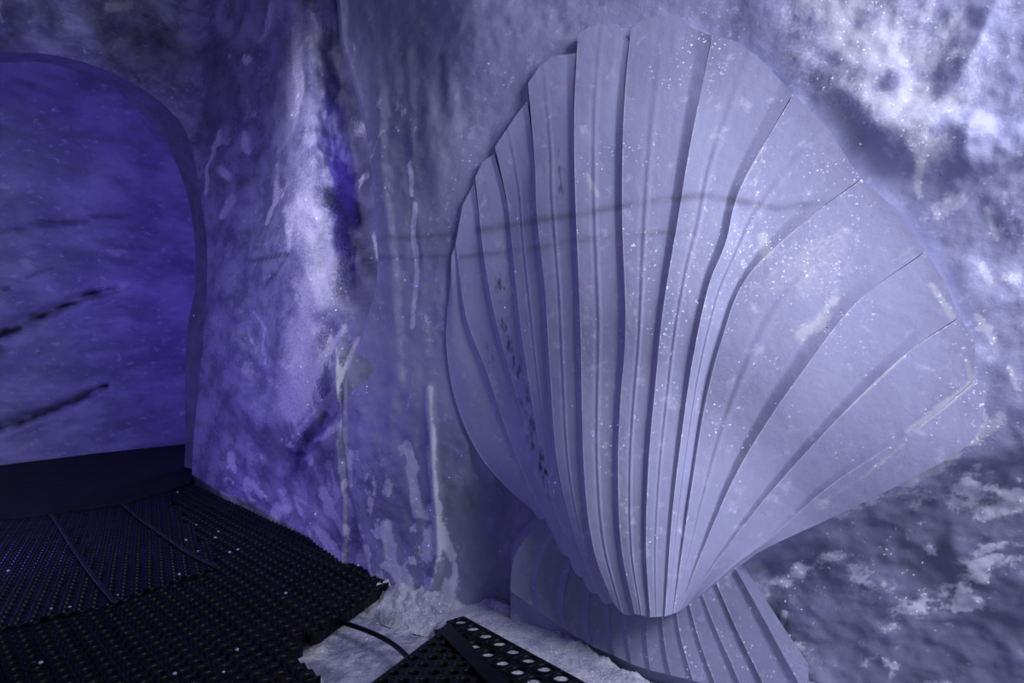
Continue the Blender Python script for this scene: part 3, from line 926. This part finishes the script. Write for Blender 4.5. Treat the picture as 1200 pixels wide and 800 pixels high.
def hole_mat(name, poly, pitch, hole, ang, zt, thick, mat, sides=10, stagger=True, wob=0.0, origin=None,
             parent=None, rib_h=0.0, dz=None, cut=None, bar=0.0):
    """a mat of cells with real holes; every cell square with a round or square hole"""
    poly = [tuple(p) for p in poly]
    ca_, sa_ = math.cos(ang), math.sin(ang)
    ox, oy = origin if origin else poly[0]
    loc = [((x - ox) * ca_ + (y - oy) * sa_, -(x - ox) * sa_ + (y - oy) * ca_) for x, y in poly]
    us = [p[0] for p in loc]
    vs_ = [p[1] for p in loc]
    verts, faces = [], []
    K = 4 if sides == 4 else 16
    angs = [math.radians(45 + 360 / K * j) for j in range(K)]

    def sq(t, s):
        c, q = math.cos(t), math.sin(t)
        m_ = max(abs(c), abs(q))
        return c / m_ * s, q / m_ * s
    j0, j1 = int(min(vs_) / pitch) - 1, int(max(vs_) / pitch) + 1
    i0, i1 = int(min(us) / pitch) - 1, int(max(us) / pitch) + 1
    for j in range(j0, j1 + 1):
        for i in range(i0, i1 + 1):
            cu = (i + ((0.22 if bar else 0.5) if stagger and j % 2 else 0)) * pitch
            cv = j * pitch
            if not inside(loc, cu, cv):
                continue
            if cut is not None and oy + cu * sa_ + cv * ca_ > cut[2]:
                qx, qy = ox + cu * ca_ - cv * sa_, oy + cu * sa_ + cv * ca_
                if (qx - cut[0][0]) * cut[1][0] + (qy - cut[0][1]) * cut[1][1] > pitch * 0.6:
                    continue
            wx = ox + cu * ca_ - cv * sa_
            wy = oy + cu * sa_ + cv * ca_
            b = len(verts)
            zc = zt + (dz(wx, wy) if dz else 0) + wob * math.sin(wx * 9.0) * math.sin(wy * 7.0)
            for ring, (rad, z_, sqr) in enumerate(((pitch / 2, zc - thick, 1), (pitch / 2, zc - 0.003, 1), (pitch / 2 * 0.97, zc, 1),
                                                   (hole * 1.10, zc + rib_h, 0), (hole, zc + rib_h - .002, 0), (hole, zc - thick, 0))):
                for t in angs:
                    if sqr or K == 4:
                        x_, y_ = sq(t, rad)
                    else:
                        x_, y_ = math.cos(t) * rad, math.sin(t) * rad
                    x_ += cu; y_ += cv
                    gx_, gy_ = ox + x_ * ca_ - y_ * sa_, oy + x_ * sa_ + y_ * ca_
                    if cut is not None and gy_ > cut[2]:     # trimmed with a knife along this line
                        sd = (gx_ - cut[0][0]) * cut[1][0] + (gy_ - cut[0][1]) * cut[1][1]
                        if sd > 0:
                            gx_ -= cut[1][0] * sd
                            gy_ -= cut[1][1] * sd
                    verts.append((gx_, gy_, z_ - (bar * math.cos(2 * math.pi * (x_ - cu) / pitch) if z_ > zc - 0.01 else 0)))
            for rg in range(5):
                for k_ in range(K):
                    k2 = (k_ + 1) % K
                    faces.append((b + rg * K + k_, b + rg * K + k2, b + (rg + 1) * K + k2, b + (rg + 1) * K + k_))
    if not verts:
        return None
    return mesh_obj(name, np.array(verts), np.array(faces), mat, parent, smooth=False)


ZM = 0.035
G = lambda x, y, z=ZM: tuple(ground(x, y, z))
# main honeycomb walkway mat
e_a, e_b = np.array(G(444, 678)), np.array(G(222, 572))
ed_ = (e_b - e_a) / np.linalg.norm(e_b - e_a)
q_a, q_b = np.array(G(440, 694)), np.array(G(338, 770))
qd = (q_b - q_a) / np.linalg.norm(q_b - q_a)
qn = np.array([-qd[1], qd[0]])
if qn[0] < 0: qn = -qn
org_m = e_a + np.array([ed_[1], -ed_[0]]) * 0.0
inn = np.array([-ed_[1], ed_[0]])
if inn[1] > 0: inn = -inn
org_m = e_a - inn * 0.03
poly = [tuple(e_a - ed_ * .03 - inn * .035), tuple(e_b + ed_ * .2 - inn * .035), G(190, 572), G(255, 668), G(130, 712), G(-40, 752),
        G(-200, 900), G(300, 1000), G(388, 815), G(362, 792), G(338, 766), G(352, 745), G(480, 745)]
mm = hole_mat('honeycomb_mat', poly, 0.046, 0.0145, math.atan2(ed_[1], ed_[0]), ZM, 0.03, M_rubber, wob=0.003, rib_h=0.0, bar=0.005,
              origin=tuple(org_m), cut=(tuple(q_a), tuple(qn), float(q_b[1])))
tag(mm, 'wide black honeycomb rubber walkway mat between the snow gap and the pillar foot', 'rubber mat')

# finer lattice mat lying further left
poly2 = [G(-60, 625), G(60, 601), G(150, 588), G(192, 576), G(258, 664), G(130, 710), G(-60, 752)]
lm = empty('lattice_mat', (0, 0, 0))
tag(lm, 'black lattice mat with two pale worn seams, left of the honeycomb mat', 'rubber mat')
hole_mat('lattice', poly2, 0.040, 0.0115, math.radians(28), ZM + 0.008, 0.02, M_rubber, sides=4, stagger=False, parent=lm)


def tube(name, pts, rad, mat, parent=None, flat=1.0, n=60, K=10):
    P_ = catmull(pts, n)
    tz = np.array([p[2] for p in pts])
    V_ = []
    for i in range(n):
        t = P_[min(i + 1, n - 1)] - P_[max(i - 1, 0)]
        t /= np.linalg.norm(t)
        s = np.cross(t, [0, 0, 1]); s /= np.linalg.norm(s)
        up = np.cross(s, t)
        for k_ in range(K):
            an = 2 * math.pi * k_ / K
            V_.append(P_[i] + s * math.cos(an) * rad + up * math.sin(an) * rad * flat)
    fs = []
    for i in range(n - 1):
        for k_ in range(K):
            fs.append((i * K + k_, i * K + (k_ + 1) % K, (i + 1) * K + (k_ + 1) % K, (i + 1) * K + k_))
    fs = [list(f) for f in fs] + [list(range(K))[::-1], list(range((n - 1) * K, n * K))]
    return mesh_obj(name, np.array(V_), fs, mat, parent)


def g3(x, y, z): return G(x, y, z) + (z,)


for pts in ([(60, 602), (72, 620), (90, 648), (112, 678), (136, 706)], [(143, 590), (162, 606), (190, 626), (222, 648), (254, 664)]):
    tube('seam', [g3(x, y, ZM + 0.013) for x, y in pts], 0.009, M_seam, lm, flat=0.35)

# smooth rubber sheet through the arch
def slab(name, poly, z, th, mat, parent=None, bev=0.006):
    n = len(poly)
    c = np.mean(poly, axis=0)
    V_, F_ = [], []
    rings = ((1.0, z - th), (1.0, z - bev), (1 - bev * 1.2, z))
    for s, zz_ in rings:
        for p in poly:
            q = c + (np.array(p) - c) * s
            V_.append((q[0], q[1], zz_))
    for rg in range(2):
        for i in range(n):
            j = (i + 1) % n
            F_.append((rg * n + i, rg * n + j, (rg + 1) * n + j, (rg + 1) * n + i))
    F_.append(tuple(range(2 * n, 3 * n)))
    F_.append(tuple(range(n))[::-1])
    return mesh_obj(name, np.array(V_), F_, mat, parent, smooth=False)


sheet = slab('rubber_sheet', [G(-260, 680, .05), G(0, 608, .05), G(80, 598, .05), G(150, 588, .05), G(195, 575, .05), G(222, 566, .05),
                              G(240, 530, .05), G(225, 519, .05), G(120, 530, .05), G(-10, 546, .05), G(-300, 590, .05)],
             0.05, 0.06, M_sheet)
tag(sheet, 'smooth matt black rubber sheet leading through the violet tunnel arch', 'rubber mat')

# ring mat with big open holes at the bottom edge of the picture
p0, p1 = np.array(G(540, 728)), np.array(G(658, 794))
dr = (p1 - p0) / np.linalg.norm(p1 - p0)
nn = np.array([dr[1], -dr[0]])
if nn[1] > 0: nn = -nn
pitch = np.linalg.norm(p1 - p0) / 7
org = p0
angr = math.atan2(dr[1], dr[0])
pa = p0 - dr * pitch * 0.9 - nn * pitch * .5
polyr = [pa, pa + dr * pitch * 14, pa + dr * pitch * 14 + nn * pitch * 9, np.array(G(640, 860)), np.array(G(575, 806)), np.array(G(516, 742))]
rm = hole_mat('ring_mat', [tuple(p) for p in polyr], pitch, pitch * 0.33, angr, ZM, 0.012, M_rubber, stagger=True,
              origin=tuple(org), rib_h=0.003)
tag(rm, 'black ring mat with large round holes showing snow beneath, at the bottom', 'rubber mat')

# second mat overlapping it, with a plain bevelled border
bt = empty('dimpled_mat', (0, 0, 0))
tag(bt, 'black dimpled rubber mat with a plain raised border, where the cable ends', 'rubber mat')
z2 = ZM + 0.022
e0, e1 = np.array(G(524, 734, z2)), np.array(G(596, 806, z2))
f1 = np.array(G(425, 808, z2))
ed = (e1 - e0) / np.linalg.norm(e1 - e0)
fd = (f1 - e0) / np.linalg.norm(f1 - e0)
slab('backing', [e0, e0 + ed * 1.2, e0 + ed * 1.2 + fd * 1.2, e0 + fd * 1.2], z2 - 0.004, 0.006, M_rubber, bt)
slab('border', [e0 - fd * .005, e0 + ed * 1.2, e0 + ed * 1.2 + fd * .055, e0 + fd * .055], z2 + 0.012, 0.014, M_rubber, bt)
hole_mat('lattice', [tuple(e0 + fd * .07 + ed * .04), tuple(e0 + fd * .07 + ed * 1.2), tuple(e0 + ed * 1.2 + fd * 1.2),
                     tuple(e0 + fd * 1.2 + ed * 0.02)], 0.045, 0.014, math.atan2(fd[1], fd[0]), z2 + 0.010, 0.012, M_rubber, parent=bt)

# cable across the snow gap
cb = tube('power_cable', [g3(372, 716, .02), g3(396, 727, .018), g3(425, 737, .014), g3(450, 748, .014), g3(470, 762, .016), g3(488, 782, .018)],
          0.0075, M_rubber)
tag(cb, 'thin black cable crossing the snow gap between two mats', 'cable')

# ------------------------------------------------------------------ crumbs of ice scattered on the mats
M_chip = ice_material('ice_crumb', (0.5, 0.5, 0.66), (0.75, 0.75, 0.88), rough=0.2, bump=0.2)
random.seed(5)
chips = [(218, 632), (269, 646), (279, 643), (252, 629), (230, 614), (208, 576), (138, 696), (82, 710), (60, 712), (10, 668),
         (205, 788), (48, 775), (210, 672), (256, 622), (232, 645), (278, 760), (262, 786), (335, 694)]
cm = None
rng = random.Random(3)
for n_, (x, y) in enumerate(chips):
    zt = ZM + 0.012
    gx_, gy_ = G(x, y, zt)
    if cm is None:
        K1, K2 = 8, 6
        V_, F_ = [], []
        for i in range(K2 + 1):
            th = math.pi * i / K2
            for k_ in range(K1):
                ph = 2 * math.pi * k_ / K1
                rr_ = 1 + 0.35 * rng.uniform(-1, 1)
                V_.append((math.sin(th) * math.cos(ph) * rr_, math.sin(th) * math.sin(ph) * rr_, math.cos(th) * 0.7 * rr_))
        for i in range(K2):
            for k_ in range(K1):
                F_.append((i * K1 + k_, (i + 1) * K1 + k_, (i + 1) * K1 + (k_ + 1) % K1, i * K1 + (k_ + 1) % K1))
        cm = mesh_obj('ice_chip', np.array(V_), F_, M_chip, smooth=False)
        o = cm
    else:
        o = cm.copy()
        scene.collection.objects.link(o)
    s = rng.uniform(0.003, 0.006)
    o.scale = (s, s, s)
    o.rotation_euler = (0, 0, rng.uniform(0, 6))
    o.location = (gx_, gy_, zt - 0.002)
    tag(o, 'tiny white crumb of ice lying on the ' + ('lattice mat' if inside(poly2, gx_, gy_) else 'honeycomb mat'), 'ice chip', 'ice crumbs scattered on the mats')
